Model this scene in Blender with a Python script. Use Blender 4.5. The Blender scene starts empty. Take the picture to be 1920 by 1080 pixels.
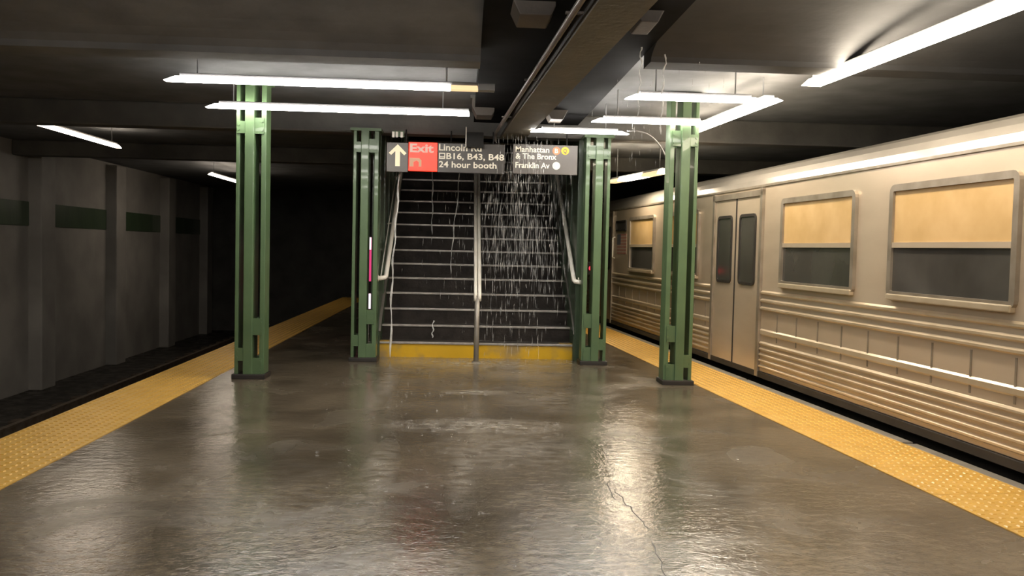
import bpy, bmesh, math, random
from mathutils import Vector, Matrix
random.seed(7)
SC = bpy.context.scene
COL = SC.collection

# ------------------------------------------------------------ camera, world, exposure
FPX, YAW, PITCH, ROLL, CAMH = 1660.0, 0.0569, 0.0442, 0.0228, 1.30
cd = bpy.data.cameras.new('camera'); cam = bpy.data.objects.new('camera', cd); COL.objects.link(cam)
cd.sensor_fit = 'HORIZONTAL'; cd.sensor_width = 36.0; cd.lens = 36.0 * FPX / 1920.0
cd.clip_start = 0.05; cd.clip_end = 200
cam.matrix_world = (Matrix.Translation((0, 0, CAMH)) @ Matrix.Rotation(-YAW, 4, 'Z')
                    @ Matrix.Rotation(math.pi/2 - PITCH, 4, 'X') @ Matrix.Rotation(ROLL, 4, 'Z'))
SC.camera = cam
w = bpy.data.worlds.new('world'); SC.world = w; w.use_nodes = True
w.node_tree.nodes['Background'].inputs[0].default_value = (0.9, 0.8, 0.68, 1)
w.node_tree.nodes['Background'].inputs[1].default_value = 0.0
vs = SC.view_settings
SC.display_settings.display_device = 'sRGB'
vs.view_transform = 'Standard'; vs.look = 'None'; vs.gamma = 1.0; vs.use_curve_mapping = False
vs.exposure = 1.15
TUBE = 17.0      # emission of a platform fluorescent lens

# ------------------------------------------------------------ materials
MATS = {}
def nd(nt, t, **kw):
    n = nt.nodes.new(t)
    for k, v in kw.items(): setattr(n, k, v)
    return n
def mat(name, c1, c2=None, rough=0.5, rough2=None, metal=0.0, scale=4.0, bump=0.0, bscale=30.0,
        emit=None, estr=0.0, stretch=(1, 1, 1), lo=0.35, hi=0.65, alpha=1.0, trans=0.0, coat=0.0, spec=0.5):
    m = bpy.data.materials.new(name); m.use_nodes = True; nt = m.node_tree
    b = nt.nodes['Principled BSDF']
    c2 = c2 or c1
    tc = nd(nt, 'ShaderNodeTexCoord'); mp = nd(nt, 'ShaderNodeMapping'); mp.inputs['Scale'].default_value = stretch
    nt.links.new(tc.outputs['Object'], mp.inputs[0])
    n = nd(nt, 'ShaderNodeTexNoise'); n.inputs['Scale'].default_value = scale; n.inputs['Detail'].default_value = 6
    nt.links.new(mp.outputs[0], n.inputs['Vector'])
    r = nd(nt, 'ShaderNodeValToRGB')
    r.color_ramp.elements[0].position = lo; r.color_ramp.elements[0].color = (*c1, 1)
    r.color_ramp.elements[1].position = hi; r.color_ramp.elements[1].color = (*c2, 1)
    nt.links.new(n.outputs[0], r.inputs[0]); nt.links.new(r.outputs[0], b.inputs['Base Color'])
    if rough2 is not None:
        mr = nd(nt, 'ShaderNodeMapRange'); mr.inputs[1].default_value = lo; mr.inputs[2].default_value = hi
        mr.inputs[3].default_value = rough; mr.inputs[4].default_value = rough2
        nt.links.new(n.outputs[0], mr.inputs[0]); nt.links.new(mr.outputs[0], b.inputs['Roughness'])
    else: b.inputs['Roughness'].default_value = rough
    b.inputs['Metallic'].default_value = metal
    b.inputs['Specular IOR Level'].default_value = spec
    if bump:
        n2 = nd(nt, 'ShaderNodeTexNoise'); n2.inputs['Scale'].default_value = bscale; n2.inputs['Detail'].default_value = 4
        nt.links.new(mp.outputs[0], n2.inputs['Vector'])
        bp = nd(nt, 'ShaderNodeBump'); bp.inputs['Strength'].default_value = bump; bp.inputs['Distance'].default_value = 0.02
        nt.links.new(n2.outputs[0], bp.inputs['Height']); nt.links.new(bp.outputs[0], b.inputs['Normal'])
    if emit:
        b.inputs['Emission Color'].default_value = (*emit, 1); b.inputs['Emission Strength'].default_value = estr
    b.inputs['Alpha'].default_value = alpha; b.inputs['Transmission Weight'].default_value = trans
    b.inputs['Coat Weight'].default_value = coat
    MATS[name] = m
    return m

def wet_floor():
    m = bpy.data.materials.new('wet_concrete'); m.use_nodes = True; nt = m.node_tree; L = nt.links
    b = nt.nodes['Principled BSDF']
    tc = nd(nt, 'ShaderNodeTexCoord'); P = tc.outputs['Object']
    def noise(sc, det, stretch=(1, 1, 1), dist=0.0):
        mp = nd(nt, 'ShaderNodeMapping'); mp.inputs['Scale'].default_value = stretch; L.new(P, mp.inputs[0])
        n = nd(nt, 'ShaderNodeTexNoise'); n.inputs['Scale'].default_value = sc; n.inputs['Detail'].default_value = det
        n.inputs['Distortion'].default_value = dist; L.new(mp.outputs[0], n.inputs['Vector']); return n.outputs[0]
    n1 = noise(1.3, 10, dist=0.6); n2 = noise(16, 8, (1, 1.3, 1), .4)
    r = nd(nt, 'ShaderNodeValToRGB')
    r.color_ramp.elements[0].position = .3; r.color_ramp.elements[0].color = (.064, .051, .034, 1)
    r.color_ramp.elements[1].position = .72; r.color_ramp.elements[1].color = (.178, .143, .097, 1)
    mx = nd(nt, 'ShaderNodeMath', operation='MULTIPLY_ADD'); L.new(n2, mx.inputs[0]); mx.inputs[1].default_value = .55
    sb = nd(nt, 'ShaderNodeMath', operation='MULTIPLY_ADD'); L.new(n1, sb.inputs[0]); sb.inputs[1].default_value = .9; sb.inputs[2].default_value = -.21
    L.new(sb.outputs[0], mx.inputs[2]); L.new(mx.outputs[0], r.inputs[0]); L.new(r.outputs[0], b.inputs['Base Color'])
    # puddled film: smooth where the film lies thick, rougher where it is thin
    pm = noise(1.6, 12, (1, .9, 1), .7)
    mr = nd(nt, 'ShaderNodeMapRange'); mr.inputs[1].default_value = .36; mr.inputs[2].default_value = .66
    mr.inputs[3].default_value = .05; mr.inputs[4].default_value = .33
    L.new(pm, mr.inputs[0]); L.new(mr.outputs[0], b.inputs['Roughness'])
    w1 = noise(12, 6, (1, 1.4, 1), .3); w2 = noise(55, 6, (1, 1.2, 1), .5)
    add = nd(nt, 'ShaderNodeMath', operation='MULTIPLY_ADD'); L.new(w2, add.inputs[0]); add.inputs[1].default_value = .45; L.new(w1, add.inputs[2])
    bp = nd(nt, 'ShaderNodeBump'); bp.inputs['Strength'].default_value = .3; bp.inputs['Distance'].default_value = .010
    L.new(add.outputs[0], bp.inputs['Height']); L.new(bp.outputs[0], b.inputs['Normal'])
    b.inputs['Specular IOR Level'].default_value = .6
    b.inputs['Coat Weight'].default_value = .3; b.inputs['Coat Roughness'].default_value = .1
    L.new(bp.outputs[0], b.inputs['Coat Normal'])
    MATS['wet'] = m
wet_floor()
mat('ceiling', (.125, .127, .13), (.18, .182, .187), .75, scale=2.5, bump=.15, bscale=14)
mat('beam', (.085, .08, .074), (.125, .118, .105), .6, scale=3, bump=.15, bscale=18)
mat('bigbeam', (.095, .084, .062), (.13, .113, .082), .55, scale=3, bump=.15, bscale=18)
mat('pipe', (.13, .11, .1), (.2, .17, .155), .4, scale=6)
mat('bracket', (.075, .062, .053), (.11, .092, .075), .6, scale=4, bump=.1)
mat('tilewall', (.25, .235, .215), (.36, .34, .31), .55, scale=1.2, bump=.1)
mat('darkwall', (.07, .066, .061), (.11, .104, .097), .7, scale=2)
mat('trackbed', (.018, .016, .014), (.04, .036, .03), .7, rough2=.3, scale=5, bump=.6, bscale=25)
mat('sleeper', (.05, .035, .024), (.085, .062, .042), .8, scale=8, bump=.3)
mat('rail', (.22, .17, .12), (.34, .28, .22), .35, metal=.8, scale=9)
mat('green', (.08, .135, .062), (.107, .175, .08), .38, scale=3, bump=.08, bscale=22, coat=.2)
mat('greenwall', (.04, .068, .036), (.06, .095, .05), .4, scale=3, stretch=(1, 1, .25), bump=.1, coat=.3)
mat('shoe', (.014, .012, .01), (.03, .024, .02), .5)
mat('step', (.016, .012, .010), (.034, .027, .022), .6, scale=7, bump=.25, bscale=26, spec=.25)
mat('steplight', (.05, .042, .036), (.075, .065, .056), .35, scale=7)
mat('nosing', (.34, .31, .28), (.48, .45, .41), .32, metal=.35, scale=12)
mat('yellow_worn', (.68, .40, .012), (.36, .25, .1), .35, scale=2.6, lo=.5, hi=.68, bump=.12, bscale=12)
mat('yellow_tile', (.56, .32, .055), (.64, .38, .08), .42, scale=4, coat=.1)
mat('steel', (.84, .79, .69), (.92, .88, .79), .28, metal=.05, scale=5)
mat('steeldark', (.3, .27, .23), (.42, .39, .34), .4, metal=.5, scale=5)
mat('stringer', (.16, .15, .13), (.24, .225, .2), .4, scale=6, metal=.2)
mat('tube_white', (.9, .9, .9), rough=.4, emit=(1, .95, .88), estr=TUBE)
mat('tube_old', (.9, .8, .6), rough=.4, emit=(1, .68, .34), estr=.45)
mat('tube_warm', (.9, .85, .7), rough=.4, emit=(1, .86, .67), estr=TUBE*1.25)
mat('tube_warm_old', (.9, .75, .5), rough=.4, emit=(1, .68, .36), estr=TUBE*.35)
mat('tube_train', (.9, .85, .7), rough=.4, emit=(1, .84, .62), estr=TUBE*1.9)
mat('tube_train_old', (.9, .75, .5), rough=.4, emit=(1, .68, .36), estr=.5)
mat('tube_dim', (.9, .85, .75), rough=.4, emit=(1, .85, .68), estr=11)
mat('housing', (.3, .3, .305), (.36, .36, .365), .5)
mat('signblack', (.05, .043, .038), (.07, .062, .054), .4)
mat('signgrey', (.1, .088, .078), (.125, .112, .1), .4)
mat('signred', (.86, .035, .012), (.9, .05, .02), .4, emit=(1, .045, .012), estr=.28)
mat('print_cream', (.92, .82, .58), rough=.45, emit=(1, .85, .55), estr=.12)
mat('shade_black', (.006, .006, .0065), (.011, .011, .012), .85, scale=4, spec=.1)
mat('print_white', (.9, .84, .7), rough=.45)
mat('print_pink', (.95, .66, .58), rough=.45)
mat('print_fade', (.75, .42, .25), rough=.45)
mat('bullet_orange', (.85, .2, .07), rough=.45)
mat('bullet_yellow', (.85, .5, .01), rough=.45)
mat('bullet_grey', (.6, .6, .55), rough=.45)
mat('carsteel', (.46, .375, .275), (.58, .48, .36), .4, rough2=.28, metal=.4, scale=2.2, stretch=(1, .3, 1), bump=.05, bscale=5)
mat('carrib', (.5, .41, .28), (.62, .52, .38), .28, metal=.45, scale=3)
mat('carroof', (.34, .31, .27), (.42, .39, .34), .3, metal=.55, scale=2)
mat('carframe', (.25, .21, .16), (.36, .31, .25), .32, metal=.5, scale=5)
mat('cardark', (.012, .010, .008), (.025, .02, .016), .6)
mat('glass_dark', (.04, .037, .033), (.07, .065, .058), .12, scale=1.5, spec=.7)
mat('glass_tan_reflection', (.5, .33, .14), (.6, .41, .2), .25, scale=3)
mat('flag_red', (.32, .12, .09), (.4, .17, .13), .4)
mat('flag_pale', (.42, .35, .29), rough=.4)
mat('flag_blue', (.09, .1, .13), rough=.4)
mat('screen_pink', (.2, .02, .06), rough=.3, emit=(.75, .05, .2), estr=.45)
mat('screen_white', (.8, .6, .7), rough=.3, emit=(1, .72, .85), estr=.75)
mat('screen_red', (.5, .02, .03), rough=.3, emit=(.9, .05, .08), estr=.8)
mat('lamp_red', (.6, .02, .03), rough=.3, emit=(1, .03, .06), estr=.8)
mat('blackmetal', (.012, .011, .0105), (.02, .019, .017), .55, spec=.2)
mat('cable', (.2, .2, .2), (.25, .25, .25), .5)
def water(name, op):
    m = bpy.data.materials.new(name); m.use_nodes = True; nt = m.node_tree
    b = nt.nodes['Principled BSDF']; b.inputs['Base Color'].default_value = (.93, .92, .9, 1)
    b.inputs['Roughness'].default_value = .12; b.inputs['IOR'].default_value = 1.33
    tr = nd(nt, 'ShaderNodeBsdfTransparent'); mx = nd(nt, 'ShaderNodeMixShader')
    lw = nd(nt, 'ShaderNodeTexNoise'); lw.inputs['Scale'].default_value = 9
    tc = nd(nt, 'ShaderNodeTexCoord'); nt.links.new(tc.outputs['Object'], lw.inputs['Vector'])
    mr = nd(nt, 'ShaderNodeMapRange'); mr.inputs[1].default_value = .3; mr.inputs[2].default_value = .7
    mr.inputs[3].default_value = op*.5; mr.inputs[4].default_value = min(1, op*1.5)
    nt.links.new(lw.outputs[0], mr.inputs[0]); nt.links.new(mr.outputs[0], mx.inputs[0])
    nt.links.new(tr.outputs[0], mx.inputs[1]); nt.links.new(b.outputs[0], mx.inputs[2])
    nt.links.new(mx.outputs[0], nt.nodes['Material Output'].inputs[0]); MATS[name] = m
water('water', .45); water('rain', .2)

# ------------------------------------------------------------ mesh helpers
class MB:
    def __init__(s): s.v = []; s.f = []
    def add(s, vs_, fs):
        n = len(s.v); s.v += [tuple(p) for p in vs_]; s.f += [tuple(i+n for i in f) for f in fs]; return s
    def box(s, x0, x1, y0, y1, z0, z1):
        return s.add([(x0,y0,z0),(x1,y0,z0),(x1,y1,z0),(x0,y1,z0),(x0,y0,z1),(x1,y0,z1),(x1,y1,z1),(x0,y1,z1)],
                     [(0,3,2,1),(4,5,6,7),(0,1,5,4),(1,2,6,5),(2,3,7,6),(3,0,4,7)])
    def prism(s, poly, axis, a, b):
        """poly: 2D points; axis 'x','y','z' is the extrusion axis"""
        def p(u, v, t): return {'x': (t, u, v), 'y': (u, t, v), 'z': (u, v, t)}[axis]
        n = len(poly)
        vs_ = [p(u, v, a) for u, v in poly] + [p(u, v, b) for u, v in poly]
        fs = [tuple(range(n)), tuple(range(2*n-1, n-1, -1))]
        fs += [(i, i+n, (i+1) % n+n, (i+1) % n) for i in range(n)]
        return s.add(vs_, fs)
    def tube(s, pts, r, seg=8, cap=True):
        pts = [Vector(p) for p in pts]; n = len(pts); rings = []
        rs = r if isinstance(r, (list, tuple)) else [r]*n
        up = Vector((0, 0, 1))
        prev = None
        for i, p in enumerate(pts):
            d = (pts[min(i+1, n-1)] - pts[max(i-1, 0)]).normalized()
            if prev is None:
                a = d.cross(up)
                if a.length < .05: a = d.cross(Vector((1, 0, 0)))
            else:
                a = prev - d*prev.dot(d)
            a.normalize(); prev = a; b = d.cross(a)
            rings.append([p + (a*math.cos(2*math.pi*k/seg) + b*math.sin(2*math.pi*k/seg))*rs[i] for k in range(seg)])
        vs_ = [q for rg in rings for q in rg]; fs = []
        for i in range(n-1):
            for k in range(seg):
                k2 = (k+1) % seg; fs.append((i*seg+k, i*seg+k2, (i+1)*seg+k2, (i+1)*seg+k))
        if cap: fs += [tuple(range(seg-1, -1, -1)), tuple((n-1)*seg+k for k in range(seg))]
        return s.add(vs_, fs)
    def disc(s, c, r, h, axis='y', seg=24):
        poly = [(math.cos(2*math.pi*k/seg)*r, math.sin(2*math.pi*k/seg)*r) for k in range(seg)]
        if axis == 'y': return s.prism([(c[0]+u, c[2]+v) for u, v in poly], 'y', c[1], c[1]+h)
        if axis == 'x': return s.prism([(c[1]+u, c[2]+v) for u, v in poly], 'x', c[0], c[0]+h)
        return s.prism([(c[0]+u, c[1]+v) for u, v in poly], 'z', c[2], c[2]+h)
    def drop(s, x, y, z, l, r, dx=0.0):
        return s.add([(x, y, z), (x-r+dx*.3, y, z-l*.4), (x+dx*.3, y-r, z-l*.4), (x+r+dx*.3, y, z-l*.4), (x+dx*.3, y+r, z-l*.4), (x+dx, y, z-l)],
                     [(0,1,2),(0,2,3),(0,3,4),(0,4,1),(5,2,1),(5,3,2),(5,4,3),(5,1,4)])
    def mesh(s, name, bevel=0.0, smooth=False):
        me = bpy.data.meshes.new(name); me.from_pydata(s.v, [], s.f); me.update()
        bm = bmesh.new(); bm.from_mesh(me)
        bmesh.ops.recalc_face_normals(bm, faces=bm.faces)
        if bevel:
            ed = [e for e in bm.edges if len(e.link_faces) == 2 and e.calc_face_angle(0) > .6]
            bmesh.ops.bevel(bm, geom=ed, offset=bevel, segments=2, affect='EDGES', profile=.6)
        bm.to_mesh(me); bm.free()
        if smooth:
            for p in me.polygons: p.use_smooth = True
        return me
    def build(s, name, m, parent=None, bevel=0.0, smooth=False):
        me = s.mesh(name, bevel, smooth); me.materials.append(MATS[m])
        return link(name, me, parent)
def link(name, me, parent=None, loc=None, rz=None):
    o = bpy.data.objects.new(name, me); COL.objects.link(o)
    if parent: o.parent = parent
    if loc: o.location = loc
    if rz is not None: o.rotation_euler = (0, 0, rz)
    return o
def tag(o, label=None, cat=None, group=None, kind=None):
    if label: o['label'] = label
    if cat: o['category'] = cat
    if group: o['group'] = group
    if kind: o['kind'] = kind
    return o
def thing(name, label, cat, loc=(0, 0, 0), rz=0, group=None):
    return tag(link(name, None, None, loc, rz), label, cat, group)
def copy_tree(o, parent=None):
    c = o.copy(); COL.objects.link(c); c.parent = parent
    for ch in [k for k in o.children]: copy_tree(ch, c)
    return c
def struct(o, label=None, cat=None): return tag(o, label, cat, None, 'structure')
B = MB

# ------------------------------------------------------------ the setting
AE = 0.072            # platform edge and train run at this angle to the stair
AB = 0.045            # so does the big ceiling beam
EX = 3.60             # right platform edge at y = 0
LX = -2.35            # left platform edge
NEAR, FAR = -7.0, 26.0
def ex(y): return EX - AE*y
fl = B().prism([(LX, NEAR), (ex(NEAR)-.66, NEAR), (ex(FAR)-.66, FAR), (LX, FAR)][::1], 'z', -1.25, 0).build('floor', 'wet')
struct(fl, 'wet grey brown concrete platform floor', 'floor')
pr = B().prism([(ex(NEAR)-.66, NEAR), (ex(NEAR)-.06, NEAR), (ex(FAR)-.06, FAR), (ex(FAR)-.66, FAR)], 'z', -1.25, -.012).build('trim_1', 'beam')
struct(pr, 'platform edge strip of yellow tactile tiles beside the train', 'platform edge')
pl = B().box(LX-.6, LX, NEAR, FAR, -1.25, -.012).build('trim_2', 'beam')
struct(pl, 'platform edge strip of yellow tactile tiles beside the empty track', 'platform edge')
# tactile tiles: a plate with rows of blunt domes, one mesh shared by every tile
t = B().box(-.297, .297, -.297, .297, -.012, .004)
for i in range(9):
    for j in range(9):
        cx, cy = -.264+.066*i, -.264+.066*j
        a, b_ = .015, .009
        t.add([(cx-a,cy-a,.004),(cx+a,cy-a,.004),(cx+a,cy+a,.004),(cx-a,cy+a,.004),(cx-b_,cy-b_,.009),(cx+b_,cy-b_,.009),(cx+b_,cy+b_,.009),(cx-b_,cy+b_,.009)],
              [(4,5,6,7),(0,1,5,4),(1,2,6,5),(2,3,7,6),(3,0,4,7)])
tile_me = t.mesh('tactile_tile'); tile_me.materials.append(MATS['yellow_tile'])
for k in range(36):
    y = 2.0 + .6*k*math.cos(AE)
    if y > 22: break
    link('tactile_tile', tile_me, pr, (ex(y)-.36, y, 0), AE)
    link('tactile_tile', tile_me, pl, (LX-.3, 2.0+.6*k, 0))
cap_me = B().box(-.05, .05, -1.48, 1.48, -.12, .002).mesh('edge_cap', bevel=.01); cap_me.materials.append(MATS['steeldark'])
for k in range(8):
    y = 1.5 + 3.0*k
    link('edge_cap', cap_me, pr, (ex(y)-.01, y, 0), AE)
# track beds
struct(B().box(-7.2, LX-.6, NEAR, FAR, -1.35, -1.25).build('floor_track_left', 'trackbed'), 'dark wet bed of the empty track', 'track bed')
struct(B().box(1.0, 8.5, NEAR, FAR, -1.4, -1.26).build('floor_track_right', 'trackbed'), 'dark track bed below the train', 'track bed')
# walls
wl = struct(B().box(-7.5, -7.2, NEAR, FAR, -1.35, 2.9).build('wall_left', 'tilewall'), 'dull grey station wall across the empty track', 'wall')
pm_ = B().box(-.12, .12, -.25, .25, -1.25, 2.8).mesh('pilaster', bevel=.02); pm_.materials.append(MATS['tilewall'])
for k in range(6): link('pilaster', pm_, wl, (-7.1, 9.0+3.2*k, 0))
pb_ = B().box(-.03, .02, -1.34, 1.34, -.2, .2).mesh('tile_band', bevel=.008); pb_.materials.append(MATS['greenwall'])
for k in range(6): link('tile_band', pb_, wl, (-7.2, 7.4+3.2*k, 1.7))
struct(B().box(8.2, 8.5, NEAR, FAR, -1.4, 2.9).build('wall_right', 'darkwall'), 'dark tunnel wall behind the train', 'wall')
struct(B().box(-7.5, 8.5, FAR, FAR+.3, -1.4, 2.9).build('wall_far', 'darkwall'), 'dark end wall far down the platform', 'wall')
struct(B().box(-7.5, 8.5, NEAR-.3, NEAR, -1.4, 2.9).build('wall_near', 'darkwall'), 'dark station wall behind the viewer', 'wall')
# ceiling slab with the stair opening left out
CZ = 2.86
SL, SR = -.965, 1.345           # inner faces of the stair side walls
SY, RI, TR = 10.41, .18, .28    # foot of the stair, riser, tread
NST = 21
SYE = SY + NST*TR + 1.2
c = B()
c.box(-7.5, 8.5, NEAR, 10.45, CZ, CZ+.25)
c.box(-7.5, SL-.09, 10.45, FAR, CZ, CZ+.25)
c.box(SR+.09, 8.5, 10.45, FAR, CZ, CZ+.25)
c.box(SL-.09, SR+.09, SYE, FAR, CZ, CZ+.25)
struct(c.build('ceiling', 'ceiling'), 'grey painted concrete station ceiling', 'ceiling')
def bx0(y, off): return off if off in (.10, 1.30) else off - AB*y
# transverse downstand beams
def xbeam(y0, y1, z0, x0=-7.2, x1=8.2, label=''):
    return struct(B().box(x0, x1, y0, y1, z0, CZ).build('ceiling_beam', 'beam', bevel=.02), label, 'beam')
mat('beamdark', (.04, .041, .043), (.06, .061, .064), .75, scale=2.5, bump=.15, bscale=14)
def haunch(x0, x1, z0, label, m='ceiling'):
    poly = [(4.5, CZ)]
    for k in range(1, 11):
        a = k/10*math.pi/2
        poly.append((4.5+1.75*math.sin(a), CZ-(CZ-z0)*(1-math.cos(a))))
    poly += [(6.5, z0), (6.5, CZ)]
    return struct(B().prism(poly, 'x', x0, x1).build('ceiling_beam', m), label, 'beam')
haunch(-7.2, .10, 2.60, 'grey vaulted beam crossing the ceiling in front of the left lights')
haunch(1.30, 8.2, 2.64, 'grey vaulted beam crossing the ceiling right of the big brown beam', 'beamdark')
for a, b_, la in ((.10, .865, 'black strip painting the ceiling shade left of the big brown beam'), (1.16, 1.30, 'black strip painting the ceiling shade right of the big brown beam')):
    struct(B().prism([(bx0(NEAR, a), NEAR), (bx0(NEAR, b_), NEAR), (bx0(10.24, b_), 10.24), (bx0(10.24, a), 10.24)], 'z', 2.74, CZ).build('ceiling_shade', 'shade_black'), la, 'painted ceiling shade')  # near-black strips that paint the ceiling's shade on both sides of the beam
xbeam(10.24, 10.5, 2.585, label='dark beam across the stair opening above the signs')
xbeam(1.2, 1.6, 2.62, label='dark ceiling beam overhead near the viewer')
xbeam(14.6, 14.9, 2.62, x1=SL-.1, label='dark ceiling beam beyond the stair toward the empty track')
xbeam(14.6, 14.9, 2.62, x0=SR+.1, label='dark ceiling beam beyond the stair toward the train')
# big brown longitudinal beam with two flanges, and its pipe
bb = thing('long_beam', 'big brown beam running overhead toward the exit signs', 'beam', (0, 0, 0)); bb['kind'] = 'structure'
def bx_(y, off): return off - AB*y
def lng(a, b, z0, z1, y0=-6.5, y1=10.22):
    return B().add([(bx_(y0,a),y0,z0),(bx_(y0,b),y0,z0),(bx_(y1,b),y1,z0),(bx_(y1,a),y1,z0),
                    (bx_(y0,a),y0,z1),(bx_(y0,b),y0,z1),(bx_(y1,b),y1,z1),(bx_(y1,a),y1,z1)],
                   [(0,3,2,1),(4,5,6,7),(0,1,5,4),(1,2,6,5),(2,3,7,6),(3,0,4,7)])
lng(.868, 1.157, 2.565, 2.60).build('bottom_flange', 'bigbeam', bb)
lng(.95, 1.08, 2.60, CZ).build('web', 'beam', bb)
cp = thing('conduit', 'slim grey conduit running along the left of the brown ceiling beam', 'conduit')
B().tube([(bx_(y, .80), y, 2.60) for y in (-6.4, 0, 5, 9.9)] + [(bx_(10.05, .80), 10.05, 2.595), (bx_(10.12, .80), 10.12, 2.57), (bx_(10.14, .80), 10.14, 2.52)], .02, 10).build('pipe', 'pipe', cp, smooth=True)
for y in (3.2, 5.0, 7.0, 9.0):
    B().box(bx_(y, .775), bx_(y, .875), y-.015, y+.015, 2.622, 2.634).build('clamp', 'pipe', cp)

# chamfered brackets hung either side of the beam
def bracket(x0, x1, y, zb, ch, label, flip=False):
    o = thing('ceiling_bracket', label, 'bracket', ((x0+x1)/2, y, CZ), 0, 'brackets beside the big beam')
    h = (x1-x0)/2; zb = zb-CZ
    poly = [(-h, 0), (-h, zb+ch*2), (-h+ch, zb), (h-ch*.5, zb), (h, zb+ch), (h, 0)]
    if flip: poly = [(-u, v) for u, v in poly][::-1]
    B().prism(poly, 'y', -.16, .16).build('body', 'bracket', o, bevel=.008)
    B().box(-h-.02, h+.02, -.18, .18, -.03, 0).build('mounting_plate', 'beam', o)
    return o
bracket(.25, .515, 5.35, 2.66, .055, 'chamfered grey bracket left of brown beam at top of view')
bracket(1.0, 1.21, 5.45, 2.67, .07, 'chamfered brown bracket right of brown beam at top of view', True)
bracket(.07, .30, 9.3, 2.66, .045, 'chamfered grey bracket near left end of brown beam beside lights')
bracket(.86, 1.06, 9.3, 2.645, .05, 'chamfered grey bracket dripping water right of far beam end', True)

# ------------------------------------------------------------ green steel columns
def column(name_label, x, y, mirror, top=2.60):
    o = thing('steel_column', name_label, 'column', (x, y, 0), 0, 'green platform columns')
    s = -1 if mirror else 1
    def bx(a, b, y0, y1, z0, z1, mb=None):
        a, b = sorted((s*a, s*b)); return (mb or B()).box(a, b, y0, y1, z0, z1)
    bx(-.141, -.093, -.04, .16, .04, top).build('post', 'green', o, bevel=.006)
    bx(-.034, .054, -.075, .16, .04, top).build('post', 'green', o, bevel=.008)
    bx(.103, .139, -.05, .16, .04, top).build('post', 'green', o, bevel=.006)
    def batten(a, b, z0, z1, yf, back=True):
        m = bx(a, b, yf, yf+.02, z0, z1)
        if back: bx(a, b, .12, .14, z0, z1, m)
        bt = m.build('batten_plate', 'green', o)
        rv = B()
        for zz in (z0+.035, z1-.035):
            cxm = s*(a+.016)
            rv.disc((cxm, yf-.008, zz), .011, .01, 'y', 8)
            rv.disc((s*(b-.016), yf-.008, zz), .011, .01, 'y', 8)
        rv.build('rivets', 'green', bt)
    batten(-.12, 0, 2.335, 2.485, -.052)
    batten(0, .13, 2.335, 2.45, -.062)
    batten(-.12, 0, .42, .58, -.052)
    batten(0, .13, .17, .295, -.062)
    batten(-.12, 0, .045, .20, -.052)
    bx(-.16, .155, -.10, .18, 0, .045).build('base_shoe', 'shoe', o, bevel=.006)
    bx(-.17, .17, -.09, .18, top-.03, top).build('cap_plate', 'green', o)
    return o
column('green riveted steel column right of the stair', 1.515, 10.03, False)
column('green riveted steel column left of the stair', -1.092, 10.03, True)
column('green steel column beside the yellow edge, in front of the train', 2.14, 8.62, False, 2.84)
column('green steel column beside the empty left track', -2.02, 8.62, True, 2.84)

# ------------------------------------------------------------ staircase
st = thing('staircase', 'wide dark wet staircase with yellow bottom riser and metal nosings', 'staircase', (0, SY, 0))
for k in range(1, NST+1):
    y0 = (k-1)*TR; z = k*RI
    s_ = B().box(SL+.012, SR-.012, y0+.012, y0+TR+.03, max(0, z-RI-.12), z-.004)
    sp = s_.build('step', 'yellow_worn' if k == 1 else 'step', st)
    # treads of the wet steps and the pale strips along their edges
    B().box(SL+.012, SR-.012, y0-.006, y0+.04, z-.022, z+.003).build('nosing_strip', 'nosing', sp, bevel=.004)
    B().box(SL+.012, SR-.012, y0+.04, y0+TR+.014, z-.006, z).build('tread', 'steplight', sp)
# yellow painted corner patches on the first tread
for a, b_ in ((SL+.014, SL+.16), (SR-.17, SR-.014)):
    B().box(a, b_, -.004, .12, RI+.0035, RI+.008).build('painted_corner', 'yellow_worn', st)
B().box(SL, SR, NST*TR+.02, NST*TR+1.2, NST*RI-.2, NST*RI).build('landing', 'step', st)
# stringers along both walls
slope = RI/TR
for xa, xb in ((SL, SL+.02), (SR-.02, SR)):
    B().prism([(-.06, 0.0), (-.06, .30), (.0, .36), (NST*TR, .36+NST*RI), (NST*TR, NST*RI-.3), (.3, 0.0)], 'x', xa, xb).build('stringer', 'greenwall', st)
    B().prism([(-.06, .30), (.0, .36), (NST*TR, .36+NST*RI), (NST*TR, .38+NST*RI), (-.005, .38), (-.075, .31)], 'x', xa+.001, xb+(.012 if xa < 0 else -.001)).build('stringer_cap', 'stringer', st)
# side walls of the stair
def stair_wall(side, xa, xb, label):
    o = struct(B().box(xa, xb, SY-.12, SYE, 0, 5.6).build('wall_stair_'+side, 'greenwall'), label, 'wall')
    xin = xb if side == 'left' else xa
    xo = xa if side == 'left' else xb
    rb = B().box(-.012, .012, -.02, .02, 0, 5.5).mesh('panel_rib', bevel=.004); rb.materials.append(MATS['greenwall'])
    for k in range(8):
        link('panel_rib', rb, o, (xo, SY+.3+.75*k, 0))
        link('panel_rib', rb, o, (xin, SY-.08+.62*k, 0.01))
    return o
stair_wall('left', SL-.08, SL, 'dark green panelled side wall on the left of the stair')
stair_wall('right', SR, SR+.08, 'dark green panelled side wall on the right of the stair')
struct(B().box(SL-.08, SR+.08, SYE, SYE+.1, 2.8, 5.6).build('wall_stair_top', 'darkwall'), 'dark wall at the top of the stair', 'wall')
struct(B().box(SL-.08, SR+.08, 10.5, SYE+.1, 5.6, 5.7).build('ceiling_stair', 'darkwall'), 'dark ceiling over the stairwell', 'ceiling')
struct(B().box(SL-.08, SR+.08, 10.4, 10.5, 2.86, 5.6).build('wall_stair_header', 'darkwall'), 'dark header wall above the stair opening', 'wall')

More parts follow.
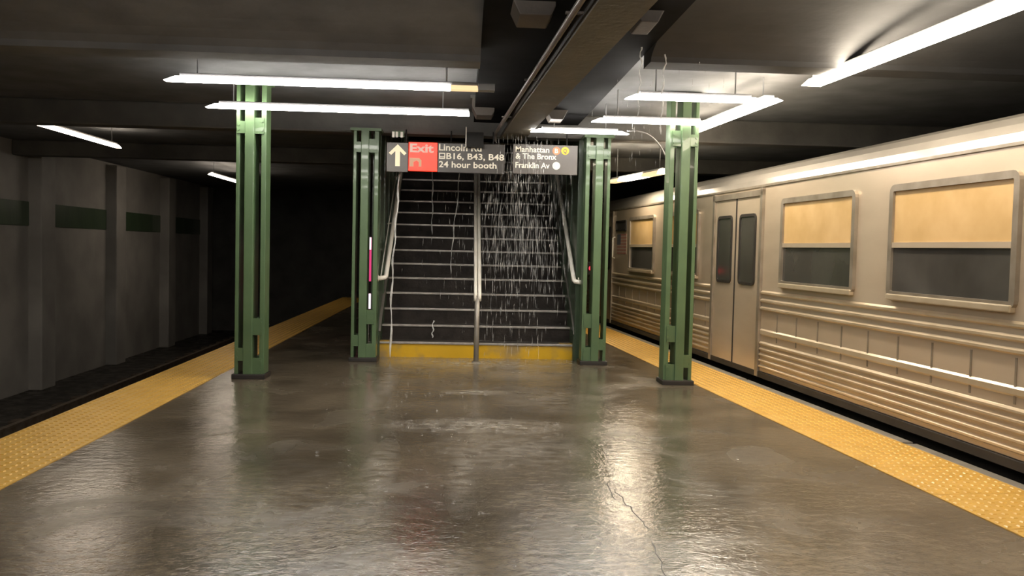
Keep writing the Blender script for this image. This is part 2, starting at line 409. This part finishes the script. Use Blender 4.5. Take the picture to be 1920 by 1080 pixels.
# handrails
def side_rail(label, x, s):
    o = thing('handrail', label, 'handrail', (x, SY, 0), 0, 'stair handrails')
    zt = lambda y: .955 + (y+.2)*slope
    n = NST*TR
    main = [(0, n*q/12-.2*(1-q/12), zt(n*q/12-.2*(1-q/12))) for q in range(12, -1, -1)]
    pts = main + [(s*.012, -.225, .94), (s*.05, -.235, .932), (s*.088, -.235, .93)]
    B().tube(pts, .026, 12).build('rail', 'steel', o, smooth=True)
    pts2 = [(s*.062, n*q/12-.2*(1-q/12), zt(n*q/12-.2*(1-q/12))-.03) for q in range(12, -1, -1)]
    B().tube(pts2, .007, 8).build('wall_strip', 'steel', o, smooth=True)
    for y in (-.12, .9, 1.95, 3.0, 4.05):
        B().tube([(0, y, zt(y)-.018), (s*.02, y, zt(y)-.07), (s*.088, y, zt(y)-.08)], .009, 8).build('bracket', 'steel', o, smooth=True)
    B().disc((s*.088 if s < 0 else .08, -.235, .93), .038, .008, 'x', 16).build('wall_flange', 'steel', o)
    return o
side_rail('bright steel handrail along the left wall of the stair', -.868, -1)
side_rail('bright steel handrail along the right wall of the stair', 1.30, 1)
cr = thing('centre_handrail', 'steel handrail on posts up the middle of the stair', 'handrail', (.185, SY, 0), 0, 'stair handrails')
zt = lambda y: .80 + (y+.36)*slope
n = NST*TR
for dx, rr in ((-.026, .019), (.02, .021)):
    B().tube([(dx, n*q/12-.34*(1-q/12), zt(n*q/12-.34*(1-q/12))) for q in range(12, -1, -1)] + [(dx, -.365, .78), (dx, -.375, .74), (dx, -.365, .70)], rr, 12).build('rail', 'steel', cr, smooth=True)
B().tube([(-.004, -.36, .0), (-.004, -.36, .76)], .030, 14).build('post', 'steeldark', cr, smooth=True)
B().disc((-.004, -.36, 0), .05, .012, 'z', 18).build('base_plate', 'steeldark', cr)
for y in (.98, 2.1, 3.22, 4.34):
    zb = (math.floor(y/TR)+1)*RI
    B().tube([(-.004, y, zb), (-.004, y, zt(y)-.01)], .022, 10).build('post', 'steeldark', cr, smooth=True)

# ------------------------------------------------------------ fluorescent fixtures
def fixture(label, x0, x1, y, z, old=None, rz=0.0, bevel_l=True, bevel_r=True, m='tube_white', mo='tube_old', group='fluorescent platform lights', wdt=.09, drop=True, h=.036):
    L = x1-x0
    o = thing('fluorescent_fixture', label, 'light', (x0, y, z), rz, group)
    cl = .085 if bevel_l else .004; crr = .085 if bevel_r else .004
    def lens(a, b, ca, cb, name, mm):
        w0, w1 = wdt/2, wdt/2*.78
        return B().add([(a,-w0,0),(b,-w0,0),(b,w0,0),(a,w0,0),(a+ca,-w1,h),(b-cb,-w1,h),(b-cb,w1,h),(a+ca,w1,h)],
                [(0,3,2,1),(4,5,6,7),(0,1,5,4),(1,2,6,5),(2,3,7,6),(3,0,4,7)]).build(name, mm, o, bevel=.004)
    segs = [(0, L, m)] if not old else old
    for i, (a, b, mm) in enumerate(segs):
        lens(a, b, cl if a <= 0 else 0, crr if b >= L-1e-6 else 0, 'lens', mm)
    B().box(cl*1.4, L-crr*1.4, -wdt*.3, wdt*.3, h, h+.028).build('housing', 'housing', o, bevel=.006)
    if drop:
        for xx in (.25, L-.25):
            B().tube([(xx, 0, h+.02), (xx, 0, CZ-z)], .006, 8).build('hanger_rod', 'housing', o)
    return o
LZ = 2.545
f1 = fixture('long fluorescent light with yellowed end, nearer of the left pair', -2.34, .098, 7.10, LZ,
        old=[(0, 2.22, 'tube_white'), (2.22, 2.438, 'tube_old')], bevel_l=True, bevel_r=False)
B().box(2.438, 2.57, -.05, .05, .0, .055).build('end_box', 'housing', f1, bevel=.006)
fixture('long fluorescent light left of the brown beam, farther of the left pair', -2.40, .040, 8.43, LZ, bevel_r=False)
fixture('fluorescent light nearest the viewer right of the brown beam', 1.30, 2.46, 7.22, LZ)
fixture('fluorescent light right of the brown beam, second toward the stair', 1.22, 2.40, 8.56, LZ)
fixture('fluorescent light right above the column and the route sign', .695, 1.745, 9.42, LZ, h=.03)
# rows overhead toward and behind the viewer, above the picture
for i, (y, la) in enumerate(((4.02, 'just above the top of the view'), (2.6, 'over the middle of the platform'), (-.2, 'directly over the viewer'), (-2.8, 'behind the viewer'))):
    fixture('fluorescent light on the left half of the ceiling, ' + la, -2.3, .14, y, 2.60)
    fixture('fluorescent light on the right half of the ceiling, ' + la, 1.45, 2.85, y, 2.60)
fixture('added short hidden light between the stair wall and the train, behind the right column', 1.55, 1.88, 13.4, 2.60, m='tube_warm')  # added fill light for the far part of the train, kept out of sight
# warm fixtures along the platform edge over the train
tA = math.atan2(11.706-13.715, 2.679-2.288)
o = fixture('warm fluorescent light hanging above the train roof at the column', 0, 2.10, 0, 2.35, rz=tA, m='tube_warm',
        old=[(0, .45, 'tube_train_old'), (.45, 1.35, 'tube_train'), (1.35, 1.92, 'tube_train_old'), (1.92, 2.10, 'tube_train')], wdt=.14, group='warm lights above the train', h=.05)
o.location = (2.288, 13.715, 2.35)
for y, la in ((7.5, 'farther of the two'), (4.4, 'nearer of the two')):
    o = fixture('warm light over the platform edge right of the green column, ' + la, 0, 2.44, 0, 2.6, rz=math.pi/2+AE, m='tube_warm', wdt=.16, group='warm lights above the train')
    o.location = (ex(y)-.42, y, 2.62)
o = fixture('dim warm light on the ceiling above the empty track', 0, 2.44, 0, 2.6, rz=math.pi/2, m='tube_dim', group='track lights')
o.location = (-4.9, 10.5, 2.6)
o = fixture('added dim warm light farther along the ceiling above the empty track', 0, 2.44, 0, 2.6, rz=math.pi/2, m='tube_dim', group='track lights')  # added to brighten the black far stretch of the track
o.location = (-4.9, 17.5, 2.6)
o = fixture('small lamp on the wall high in the stairwell', .1, 1.3, 0, 0, m='tube_dim', drop=False, group='track lights'); o.location = (-.42, SYE-.7, 5.536)
# looping cable
cb = [(1.73, 9.42, 2.585), (1.82, 9.45, 2.59), (1.98, 9.55, 2.57), (2.14, 9.7, 2.48), (2.28, 9.9, 2.33), (2.37, 10.1, 2.2), (2.42, 10.2, 2.08)]
def smooth_path(p, n=6):
    p = [Vector(q) for q in p]; out = []
    for i in range(len(p)-1):
        a, b, c, d = p[max(i-1, 0)], p[i], p[i+1], p[min(i+2, len(p)-1)]
        for k in range(n):
            t_ = k/n; out.append(.5*((2*b)+(c-a)*t_+(2*a-5*b+4*c-d)*t_*t_+(3*b-a-3*c+d)*t_**3))
    return out + [p[-1]]
tag(B().tube(smooth_path(cb), .009, 8).build('cable', 'cable', smooth=True), 'thin grey cable arching from the light toward the train', 'cable')

# ------------------------------------------------------------ signs
def text_mesh(body, width, height, bold=.012):
    cu = bpy.data.curves.new('t', 'FONT'); cu.body = body; cu.size = 1.0; cu.extrude = .0; cu.offset = bold; cu.resolution_u = 3
    ob = bpy.data.objects.new('t', cu); COL.objects.link(ob)
    dg = bpy.context.evaluated_depsgraph_get(); dg.update()
    me = bpy.data.meshes.new_from_object(ob.evaluated_get(dg))
    COL.objects.unlink(ob); bpy.data.objects.remove(ob)
    xs = [v.co.x for v in me.vertices]; ys = [v.co.y for v in me.vertices]
    x0, x1, y0, y1 = min(xs), max(xs), min(0, 0), max(ys)
    sx = width/(x1-x0); sy = height/(y1-y0)
    vs_ = [((v.co.x-x0)*sx, 0, v.co.y*sy) for v in me.vertices]
    fs = [tuple(p.vertices) for p in me.polygons]
    out = bpy.data.meshes.new('lettering'); out.from_pydata(vs_, [], fs); out.update()
    return out
def words(me, gap):
    """split the mesh of a line of print into one mesh for each word"""
    n_ = len(me.vertices); par = list(range(n_))
    def root(i):
        while par[i] != i: par[i] = par[par[i]]; i = par[i]
        return i
    for p in me.polygons:
        for i in p.vertices[1:]: par[root(i)] = root(p.vertices[0])
    isl = {}
    for i in range(n_): isl.setdefault(root(i), []).append(i)
    sp = sorted((min(me.vertices[i].co.x for i in q), max(me.vertices[i].co.x for i in q), k) for k, q in isl.items())
    out, cur, end = [], [], None
    for x0, x1, k in sp:
        if end is not None and x0-end > gap: out.append(cur); cur = []; end = x1
        cur.append(k); end = x1 if end is None else max(end, x1)
    out.append(cur); res = []
    for g in out:
        g = set(g); ids = [i for i in range(n_) if root(i) in g]; mp_ = {j: k for k, j in enumerate(ids)}
        m2 = bpy.data.meshes.new('lettering'); m2.from_pydata([tuple(me.vertices[i].co) for i in ids], [], [tuple(mp_[i] for i in p.vertices) for p in me.polygons if p.vertices[0] in mp_]); m2.update(); res.append(m2)
    return res
def letter(parent, body, x, y, z, wd, ht, m, bold=.02):
    me = text_mesh(body, wd, ht, bold)
    for w_ in (words(me, ht*.24) if ' ' in body else [me]):
        w_.materials.append(MATS[m]); o = link('lettering', w_, parent); o.location = (x, y, z)
SGY = 9.96
s1 = thing('exit_sign', 'black hanging exit sign with arrow and red Exit square', 'sign', (-.2, SGY, 2.13))
ox, oz = -.2, 2.13
def P(x): return x-ox
def Z(z): return z-oz
B().box(P(-.295), P(.452), 0, .05, Z(2.135), Z(2.462)).build('panel', 'signblack', s1, bevel=.004)
B().box(P(-.862), P(-.625), 0, .05, Z(2.128), Z(2.452)).build('arrow_panel', 'signgrey', s1, bevel=.004)
B().box(P(-.62), P(-.300), -.006, .05, Z(2.142), Z(2.462)).build('exit_panel', 'signred', s1, bevel=.004)
ac = -.740
B().prism([(P(ac), Z(2.432)), (P(ac+.098), Z(2.335)), (P(ac+.072), Z(2.312)), (P(ac+.026), Z(2.356)), (P(ac+.026), Z(2.19)), (P(ac-.026), Z(2.19)),
           (P(ac-.026), Z(2.356)), (P(ac-.072), Z(2.312)), (P(ac-.098), Z(2.335))], 'y', -.004, 0).build('arrow', 'print_cream', s1)
letter(s1, 'Exit', P(-.603), -.0075, Z(2.352), .262, .092, 'print_pink', .03)
# faded square mark below the word
B().prism([(P(-.606), Z(2.19)), (P(-.606), Z(2.285)), (P(-.50), Z(2.285)), (P(-.475), Z(2.262)), (P(-.475), Z(2.19)), (P(-.505), Z(2.19)), (P(-.505), Z(2.24)), (P(-.53), Z(2.258)), (P(-.562), Z(2.24)), (P(-.562), Z(2.19))], 'y', -.0085, -.006).build('faded_symbol', 'print_fade', s1)
letter(s1, 'Lincoln Rd', P(-.284), -.0015, Z(2.379), .475, .072, 'print_white')
B().box(P(-.282), P(-.212), -.003, 0, Z(2.284), Z(2.352)).build('bus_symbol', 'print_white', s1)
B().box(P(-.27), P(-.224), -.004, -.003, Z(2.313), Z(2.340)).build('bus_window', 'signblack', s1)
B().box(P(-.27), P(-.224), -.004, -.003, Z(2.296), Z(2.303)).build('bus_bumper', 'signblack', s1)
letter(s1, 'B16, B43, B48', P(-.2), -.0015, Z(2.286), .645, .068, 'print_white')
letter(s1, '24 hour booth', P(-.282), -.0015, Z(2.193), .645, .068, 'print_white')
for x in (-.65, -.15, .32):
    B().tube([(P(x), .025, Z(2.45)), (P(x), .025, Z(2.60))], .008, 8).build('hanger', 'blackmetal', s1)
s2 = thing('route_sign', 'black hanging route sign with orange and yellow route bullets', 'sign', (.91, SGY, 2.13))
ox, oz = .91, 2.13
B().box(P(.545), P(1.272), 0, .05, Z(2.145), Z(2.475)).build('panel', 'signgrey', s2, bevel=.004)
letter(s2, 'Manhattan', P(.572), -.0015, Z(2.388), .38, .062, 'print_white')
letter(s2, '& The Bronx', P(.574), -.0015, Z(2.312), .46, .062, 'print_white')
letter(s2, 'Franklin Av', P(.574), -.0015, Z(2.212), .385, .062, 'print_white')
for x, z, mm, ch, cm in ((1.032, 2.41, 'bullet_orange', 'B', 'print_white'), (1.130, 2.412, 'bullet_yellow', 'Q', 'signblack'), (1.034, 2.243, 'bullet_grey', 'S', 'print_white')):
    bl = B().disc((P(x), -.004, Z(z)), .044, .004, 'y', 28).build('route_bullet', mm, s2)
    letter(bl, ch, P(x)-.019, -.006, Z(z)-.024, .038, .048, cm)
for x in (.68, 1.15):
    B().tube([(P(x), .025, Z(2.47)), (P(x), .025, Z(2.60))], .008, 8).build('hanger', 'blackmetal', s2)
jb = thing('junction_box', 'dark junction box hung in front of the exit sign top', 'box', (.11, 9.9, 2.412))
B().box(-.1, .1, -.04, .03, .0, .165).build('body', 'blackmetal', jb, bevel=.006)
B().box(-.085, .085, -.048, -.04, .02, .145).build('cover', 'blackmetal', jb)
B().tube([(-.095, -.05, .0), (-.095, -.05, .22)], .005, 8).build('conduit', 'steel', jb)
eb = thing('sign_lamp_bracket', 'small pale metal bracket above the arrow of the exit sign', 'bracket', (-.742, 10.0, 2.51))
for dx in (-.05, -.012, .042): B().box(dx-.013, dx+.013, -.03, .0, 0, .062).build('plate', 'steel', eb)
B().box(-.07, .07, -.0, .02, .01, .075).build('back_plate', 'green', eb)

# ------------------------------------------------------------ subway car (local x: 0 at the side skin, y along the train)
TX = 3.68
car = thing('subway_car', 'silver fluted subway car standing at the right platform', 'train', (TX, 0, 0), AE)
prof = [(.05, .06), (0, .12), (0, 2.01), (.02, 2.07), (.06, 2.13), (.14, 2.19), (.32, 2.25), (.8, 2.32), (1.5, 2.35), (2.2, 2.32), (2.68, 2.25), (2.86, 2.19), (2.98, 2.05), (3.0, 2.0), (3.0, .12), (2.95, .06)]
YA, YB = -4.5, 18.2
B().prism(prof[0:3]+prof[13:], 'y', YA, YB).build('body_shell', 'carsteel', car)
B().prism([(-.006, 2.0)] + prof[3:13] + [(3.006, 2.0)], 'y', YA, YB).build('roof', 'carroof', car)
B().box(-.012, .02, YA, YB, 1.985, 2.012).build('roof_gutter', 'carframe', car, bevel=.004)
B().box(.16, 2.84, YA+.2, YB-.2, -1.0, .06).build('underframe', 'cardark', car)
B().box(-.02, .06, YA, YB, .055, .115).build('side_sill', 'cardark', car, bevel=.004)
for y in (-2.2, 0., 14.4, 16.4):
    B().disc((.3, y, -.82), .42, .14, 'x', 24).build('wheel', 'cardark', car)
# openings along the side: (kind, y0, y1), toward the viewer
items = [('door', 15.18, 16.5), ('win', 12.66, 14.03), ('win', 10.75, 12.12), ('door', 8.9, 10.2), ('win', 7.0, 8.4), ('win', 5.1, 6.5), ('door', 3.1, 4.4), ('win', 1.2, 2.6)]
def rrect(y0, y1, z0, z1, r, n=4):
    p = []
    for cy, cz, a0 in ((y1-r, z1-r, 0), (y0+r, z1-r, 90), (y0+r, z0+r, 180), (y1-r, z0+r, 270)):
        for k in range(n+1):
            a = math.radians(a0+90*k/n); p.append((cy+r*math.cos(a), cz+r*math.sin(a)))
    return p
def ring(y0, y1, z0, z1, wd, xf, xb, r=.06):
    o_ = rrect(y0, y1, z0, z1, r); i_ = rrect(y0+wd, y1-wd, z0+wd, z1-wd, max(.01, r-wd)); n_ = len(o_)
    vs_ = [(xf, *p) for p in o_]+[(xf, *p) for p in i_]+[(xb, *p) for p in o_]+[(xb, *p) for p in i_]; fs = []
    for k in range(n_):
        k2 = (k+1) % n_
        fs += [(k, k2, n_+k2, n_+k), (k, 2*n_+k, 2*n_+k2, k2), (n_+k, n_+k2, 3*n_+k2, 3*n_+k), (2*n_+k, 3*n_+k, 3*n_+k2, 2*n_+k2)]
    return B().add(vs_, fs)
ribz = [.915, .835, .757]
segs = []
prev = YB-.2
for kind, y0, y1 in items:
    if kind == 'win':
        wf = ring(y0, y1, 1.0, 1.84, .05, -.03, .005).build('window_frame', 'carframe', car)
        B().prism(rrect(y0+.045, y1-.045, 1.40, 1.795, .03), 'x', -.012, .0).build('upper_pane', 'glass_tan_reflection', wf)  # tan colour paints a warm reflection into the upper glass
        B().prism(rrect(y0+.045, y1-.045, 1.045, 1.385, .03), 'x', -.010, .0).build('lower_pane', 'glass_dark', wf)
        B().box(-.026, 0, y0+.04, y1-.04, 1.372, 1.412).build('sash_bar', 'carsteel', wf)
        B().box(-.045, 0, y0+.02, y1-.02, .985, 1.03).build('window_sill', 'carrib', wf, bevel=.008)
    else:
        df = B()
        df.box(-.03, .0, y0-.06, y0, .06, 1.98); df.box(-.03, .0, y1, y1+.06, .06, 1.98); df.box(-.03, 0, y0-.06, y1+.06, 1.9, 1.96)
        df.build('door_frame', 'carframe', car)
        ym = (y0+y1)/2
        for a, b_ in ((y0+.005, ym-.008), (ym+.008, y1-.005)):
            lf = B().box(-.014, .01, a, b_, .07, 1.9).build('door_leaf', 'carsteel', car, bevel=.004)
            B().prism(rrect(a+.12, b_-.12, 1.0, 1.7, .05), 'x', -.018, -.012).build('door_pane', 'glass_dark', lf)
            ring(a+.095, b_-.095, .975, 1.725, .03, -.026, -.012).build('pane_gasket', 'cardark', lf)
        B().box(-.022, -.0, ym-.01, ym+.01, .07, 1.9).build('door_seal', 'cardark', car)
# fluted panels between the doors
doors = sorted([(a, b_) for k, a, b_ in items if k == 'door'])
edges = [YA+.1] + [q for d in doors for q in (d[0]-.07, d[1]+.07)] + [YB-.1]
for i in range(0, len(edges), 2):
    a, b_ = edges[i], edges[i+1]
    if b_-a < .2: continue
    fp = B()
    for z in ribz: fp.prism([(0, z-.022), (-.022, z-.008), (-.022, z+.008), (0, z+.022)], 'y', a, b_)
    fp.prism([(0, .485), (-.014, .5), (-.014, .535), (0, .55)], 'y', a, b_)
    for k in range(5):
        z = .17+.058*k
        fp.prism([(0, z-.02), (-.02, z-.006), (-.02, z+.006), (0, z+.02)], 'y', a, b_)
    fp.build('fluted_panel', 'carrib', car)
    for j in range(int((b_-a)/.42)):
        yy = a+.2+.42*j
        B().box(-.006, .0, yy-.008, yy+.008, .44, .72).build('panel_seam', 'carframe', car)
# small sign window and flag decal next to the far door
sw = ring(14.28, 14.95, 1.63, 1.81, .03, -.02, .004, .02).build('sign_window_frame', 'cardark', car)
B().box(-.008, 0, 14.3, 14.93, 1.65, 1.79).build('sign_pane', 'glass_dark', sw)
fd = B().box(-.003, 0, 14.27, 14.88, 1.255, 1.585).build('flag_decal', 'flag_pale', car)
for k in range(7):
    z = 1.257+.0505*k
    B().box(-.0045, -.003, 14.272, 14.878, z, z+.0255).build('flag_stripe', 'flag_red', fd)
B().box(-.006, -.0045, 14.64, 14.878, 1.41, 1.583).build('flag_canton', 'flag_blue', fd)
B().tube([(-.01, 15.0, 1.18), (-.05, 15.0, 1.2), (-.05, 15.0, 1.52), (-.01, 15.0, 1.54)], .012, 8).build('grab_handle', 'steel', car, smooth=True)

# ------------------------------------------------------------ tracks
def track(label, xc, rz):
    o = thing('track', label, 'track', (xc, 0, -1.25), rz, 'subway tracks')
    for dx in (-.72, .72):
        B().prism([(dx-.06, .12), (dx+.06, .12), (dx+.06, .135), (dx+.012, .15), (dx+.012, .22), (dx+.035, .23), (dx+.035, .26), (dx-.035, .26), (dx-.035, .23), (dx-.012, .22), (dx-.012, .15), (dx-.06, .135)], 'y', 3, 25.5).build('rail', 'rail', o)
    sl = B().box(-1.2, 1.2, -.11, .11, 0, .12).mesh('sleeper', bevel=.01); sl.materials.append(MATS['sleeper'])
    for k in range(34): link('sleeper', sl, o, (0, 4+.62*k, 0))
    return o
track('empty subway track left of the platform', -4.75, 0)

# ------------------------------------------------------------ screen behind the left column, red lamp behind the right one
ts = thing('advertising_screen', 'narrow lit pink and red screen seen through the left column', 'screen', (-1.40, 13.0, 0))
B().box(-.02, .13, 0, .08, .28, 1.6).build('cabinet', 'blackmetal', ts, bevel=.008)
B().box(-.0, .10, -.006, 0, .78, 1.42).build('screen_upper', 'screen_pink', ts)
B().box(.03, .075, -.009, -.006, 1.24, 1.42).build('screen_glow', 'screen_white', ts)
B().box(-.0, .045, -.006, 0, .36, .76).build('screen_lower', 'screen_red', ts)
B().box(.045, .09, -.006, 0, .36, .60).build('screen_text_block', 'screen_white', ts)
B().box(-.06, .06, .0, .08, .0, .28).build('stand', 'steeldark', ts)
rl = thing('warning_lamp', 'small red lamp on a post behind the right column', 'lamp', (1.83, 12.5, 0))
B().tube([(0, 0, 0), (0, 0, .97)], .02, 10).build('post', 'blackmetal', rl, smooth=True)
B().disc((0, -.05, 1.05), .035, .03, 'y', 16).build('red_lens', 'lamp_red', rl)
B().box(-.05, .05, -.02, .06, .96, 1.14).build('lamp_box', 'blackmetal', rl, bevel=.006)

# ------------------------------------------------------------ water
def stream(label, pts, r):
    p = smooth_path(pts, 8)
    p2 = []
    rs = []
    ph = random.random()*6
    for i, q in enumerate(p):
        p2.append(Vector((q.x + .007*math.sin(i*.9+ph)+random.uniform(-.003, .003), q.y, q.z)))
        rs.append(r*(.45+.55*abs(math.sin(i*.53+ph)))*random.uniform(.8, 1.15))
    rs[-1] = r*.3
    o = B().tube(p2, rs, 6).build('water_stream', 'water', smooth=True)
    return tag(o, label, 'water', 'streams of water falling on the stair')
stream('wavy stream of water falling beside the left handrail', [(-.735, 10.2, 2.12), (-.755, 10.2, 1.7), (-.785, 10.2, 1.2), (-.80, 10.2, .7), (-.80, 10.2, .02)], .014)
stream('stream of water falling below the red exit square', [(-.42, 12.2, 2.6), (-.425, 12.2, 2.2), (-.42, 12.2, 1.82), (-.425, 12.2, 1.47)], .011)
stream('thin stream of water falling below the number B16', [(-.05, 11.6, 2.5), (-.07, 11.6, 2.0), (-.12, 11.6, 1.5), (-.15, 11.6, .95)], .009)
stream('short drip of water hitting the second step on the left', [(-.33, 10.62, .42), (-.335, 10.62, .3), (-.34, 10.62, .21)], .010)
stream('stream of dripping water left of the nearer right light', [(1.35, 6.0, 2.64), (1.34, 6.0, 2.5), (1.335, 6.0, 2.35), (1.33, 6.0, 2.1)], .007)
stream('stream of dripping water close to the big brown beam', [(1.16, 5.9, 2.66), (1.16, 5.9, 2.55), (1.155, 5.9, 2.4), (1.15, 5.9, 2.2)], .006)
# rain of drops on the right half of the stair and from the ceiling
rn = B()
def stair_z(y): return 0 if y < SY else (math.floor((y-SY)/TR)+1)*RI
for _ in range(1350):
    x = random.gauss(.72, .30) if random.random() < .8 else random.uniform(.1, SR-.05)
    if not (.22 < x < SR-.04): continue
    y = random.uniform(10.1, 12.0); z0 = stair_z(y); z = random.uniform(z0+.05, 2.5) if random.random() < .6 else random.uniform(1.1, 2.5)
    l = random.uniform(.05, .22)
    if z-l < z0: continue
    rn.drop(x, y, z, l, random.uniform(.0024, .0052), random.uniform(-.014, .014))
for _ in range(160):
    x = random.uniform(-.85, .2); y = random.uniform(10.1, 12.5); z0 = stair_z(y); z = random.uniform(z0+.1, 2.5); l = random.uniform(.03, .14)
    if random.random() < .6: x = random.gauss(.02, .12)
    if z-l > z0: rn.drop(x, y, z, l, random.uniform(.0012, .0026), random.uniform(-.01, .01))
for _ in range(150):   # in front of the signs and over the right light row
    x = random.gauss(.62, .16); z = random.uniform(2.0, 2.58)
    rn.drop(x, random.uniform(9.75, 9.92), z, random.uniform(.04, .14), random.uniform(.0014, .003))
for _ in range(60):
    x = random.uniform(1.0, 1.7); y = random.uniform(5.6, 8.8); z = random.uniform(2.05, 2.6)
    rn.drop(x, y, z, random.uniform(.03, .1), random.uniform(.001, .0022))
tag(rn.build('falling_drops', 'rain'), 'curtain of falling water drops in front of the stair', 'water', kind='stuff')
# splashes thrown up from floor and steps
sp_ = B()
def splash(x, y):
    z = stair_z(y) if SL+.05 < x < SR-.05 else (0 if y < SY-.2 else None)
    if z is None or x < -2 or x > 2: return
    k = random.choice((2, 3, 4)); r = random.uniform(.004, .012)
    for j in range(k):
        a = 6.28*j/k+random.random(); sp_.drop(x+r*math.cos(a), y+r*math.sin(a), z+random.uniform(.006, .022), random.uniform(.005, .01), random.uniform(.0012, .0026))
    if random.random() < .6 and z == 0:   # flat foam patch round the impact
        n_ = 9; R_ = random.uniform(.004, .014); ph = random.random()*6
        ring_ = [(x+R_*random.uniform(.6, 1.2)*math.cos(ph+6.283*q/n_), y+R_*random.uniform(.6, 1.2)*math.sin(ph+6.283*q/n_)) for q in range(n_)]
        sp_.add([(x, y, .004)]+[(u, v, .0008) for u, v in ring_], [(0, 1+q, 1+(q+1) % n_) for q in range(n_)])
for _ in range(160): splash(random.gauss(.3, .8), random.uniform(3.2, 10.2))
for _ in range(150): splash(random.uniform(-.55, .75), random.gauss(6.42, .14))
for _ in range(30): splash(random.gauss(.15, .22), random.gauss(7.85, .07))
for _ in range(30): splash(random.gauss(-.45, .06), random.uniform(4.4, 8))
for _ in range(30): splash(random.gauss(-.02, .16), random.uniform(4.2, 6.2))
for _ in range(180): splash(random.uniform(-.9, 1.3), SY-random.uniform(.02, .35))
for _ in range(160): splash(random.uniform(.2, 1.25), SY+random.uniform(0, 2.5))
tag(sp_.build('splash_droplets', 'rain'), 'scattered splashes thrown up from the wet floor and steps', 'water', kind='stuff')
# pale film that paints light reflections onto the splashed floor
m = bpy.data.materials.new('reflection_paint'); m.use_nodes = True; nt = m.node_tree
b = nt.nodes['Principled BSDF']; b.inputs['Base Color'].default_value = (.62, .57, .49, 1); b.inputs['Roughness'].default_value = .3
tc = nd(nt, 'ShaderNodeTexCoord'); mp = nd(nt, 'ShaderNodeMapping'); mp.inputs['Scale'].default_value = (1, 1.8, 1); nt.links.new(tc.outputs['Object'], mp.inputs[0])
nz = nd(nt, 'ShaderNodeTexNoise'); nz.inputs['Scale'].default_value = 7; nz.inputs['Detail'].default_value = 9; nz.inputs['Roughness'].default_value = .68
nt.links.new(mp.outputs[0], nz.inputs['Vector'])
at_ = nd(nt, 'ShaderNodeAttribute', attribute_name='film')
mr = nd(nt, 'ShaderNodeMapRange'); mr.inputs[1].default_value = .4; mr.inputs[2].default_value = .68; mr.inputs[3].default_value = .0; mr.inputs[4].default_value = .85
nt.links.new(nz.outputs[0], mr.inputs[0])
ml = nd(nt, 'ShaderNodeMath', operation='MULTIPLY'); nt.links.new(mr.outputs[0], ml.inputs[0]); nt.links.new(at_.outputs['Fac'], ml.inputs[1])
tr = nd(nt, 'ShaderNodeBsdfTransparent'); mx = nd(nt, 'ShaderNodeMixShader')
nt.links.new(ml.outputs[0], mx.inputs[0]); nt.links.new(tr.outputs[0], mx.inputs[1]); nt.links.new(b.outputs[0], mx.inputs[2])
nt.links.new(mx.outputs[0], nt.nodes['Material Output'].inputs[0]); MATS['reflection_paint'] = m
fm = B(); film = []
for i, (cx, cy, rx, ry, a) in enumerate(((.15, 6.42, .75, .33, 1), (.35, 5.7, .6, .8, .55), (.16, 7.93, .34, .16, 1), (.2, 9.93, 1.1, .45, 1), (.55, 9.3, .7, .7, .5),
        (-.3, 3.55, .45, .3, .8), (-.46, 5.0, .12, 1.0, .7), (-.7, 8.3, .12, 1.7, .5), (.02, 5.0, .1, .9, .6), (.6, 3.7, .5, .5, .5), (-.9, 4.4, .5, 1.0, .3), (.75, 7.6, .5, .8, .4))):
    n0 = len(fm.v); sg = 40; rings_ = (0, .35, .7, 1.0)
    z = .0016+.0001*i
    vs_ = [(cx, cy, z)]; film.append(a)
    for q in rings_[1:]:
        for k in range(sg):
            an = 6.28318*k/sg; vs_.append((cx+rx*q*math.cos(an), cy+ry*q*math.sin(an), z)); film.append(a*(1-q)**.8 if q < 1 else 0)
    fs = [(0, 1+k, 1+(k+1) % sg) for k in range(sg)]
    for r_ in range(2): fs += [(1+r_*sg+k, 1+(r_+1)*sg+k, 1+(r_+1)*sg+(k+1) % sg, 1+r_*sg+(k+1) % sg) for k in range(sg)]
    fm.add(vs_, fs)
me = bpy.data.meshes.new('painted_reflections'); me.from_pydata(fm.v, [], fm.f); me.update(); me.materials.append(MATS['reflection_paint'])
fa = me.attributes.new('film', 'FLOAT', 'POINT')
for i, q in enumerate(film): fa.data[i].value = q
tag(link('painted_reflections', me), 'thin pale painted reflections of light on the splashed floor', 'water', kind='stuff')
# cracks in the floor on the right
def crack(pts, wd):
    p = [Vector((x, y, 0)) for x, y in pts]; m = B(); vs_ = []
    for i, q in enumerate(p):
        d = (p[min(i+1, len(p)-1)]-p[max(i-1, 0)]).normalized(); nrm = Vector((-d.y, d.x, 0))
        wv = wd*random.uniform(.5, 1.2) if 0 < i < len(p)-1 else wd*.15
        vs_ += [q+nrm*wv, q-nrm*wv]
    top = [(v.x, v.y, .0012) for v in vs_]
    m.add(top, [(2*i, 2*i+1, 2*i+3, 2*i+2) for i in range(len(p)-1)])
    return m.build('crack', 'shoe', fl)
def jitter(a, b, n_):
    return [(a[0]+(b[0]-a[0])*i/n_+random.uniform(-.012, .012), a[1]+(b[1]-a[1])*i/n_+random.uniform(-.02, .02)) for i in range(n_+1)]
crack(jitter((.84, 4.9), (.83, 4.55), 6), .003)
crack(jitter((.85, 4.75), (.9, 4.05), 12), .0035)
crack(jitter((.87, 3.9), (.85, 3.45), 8), .003)
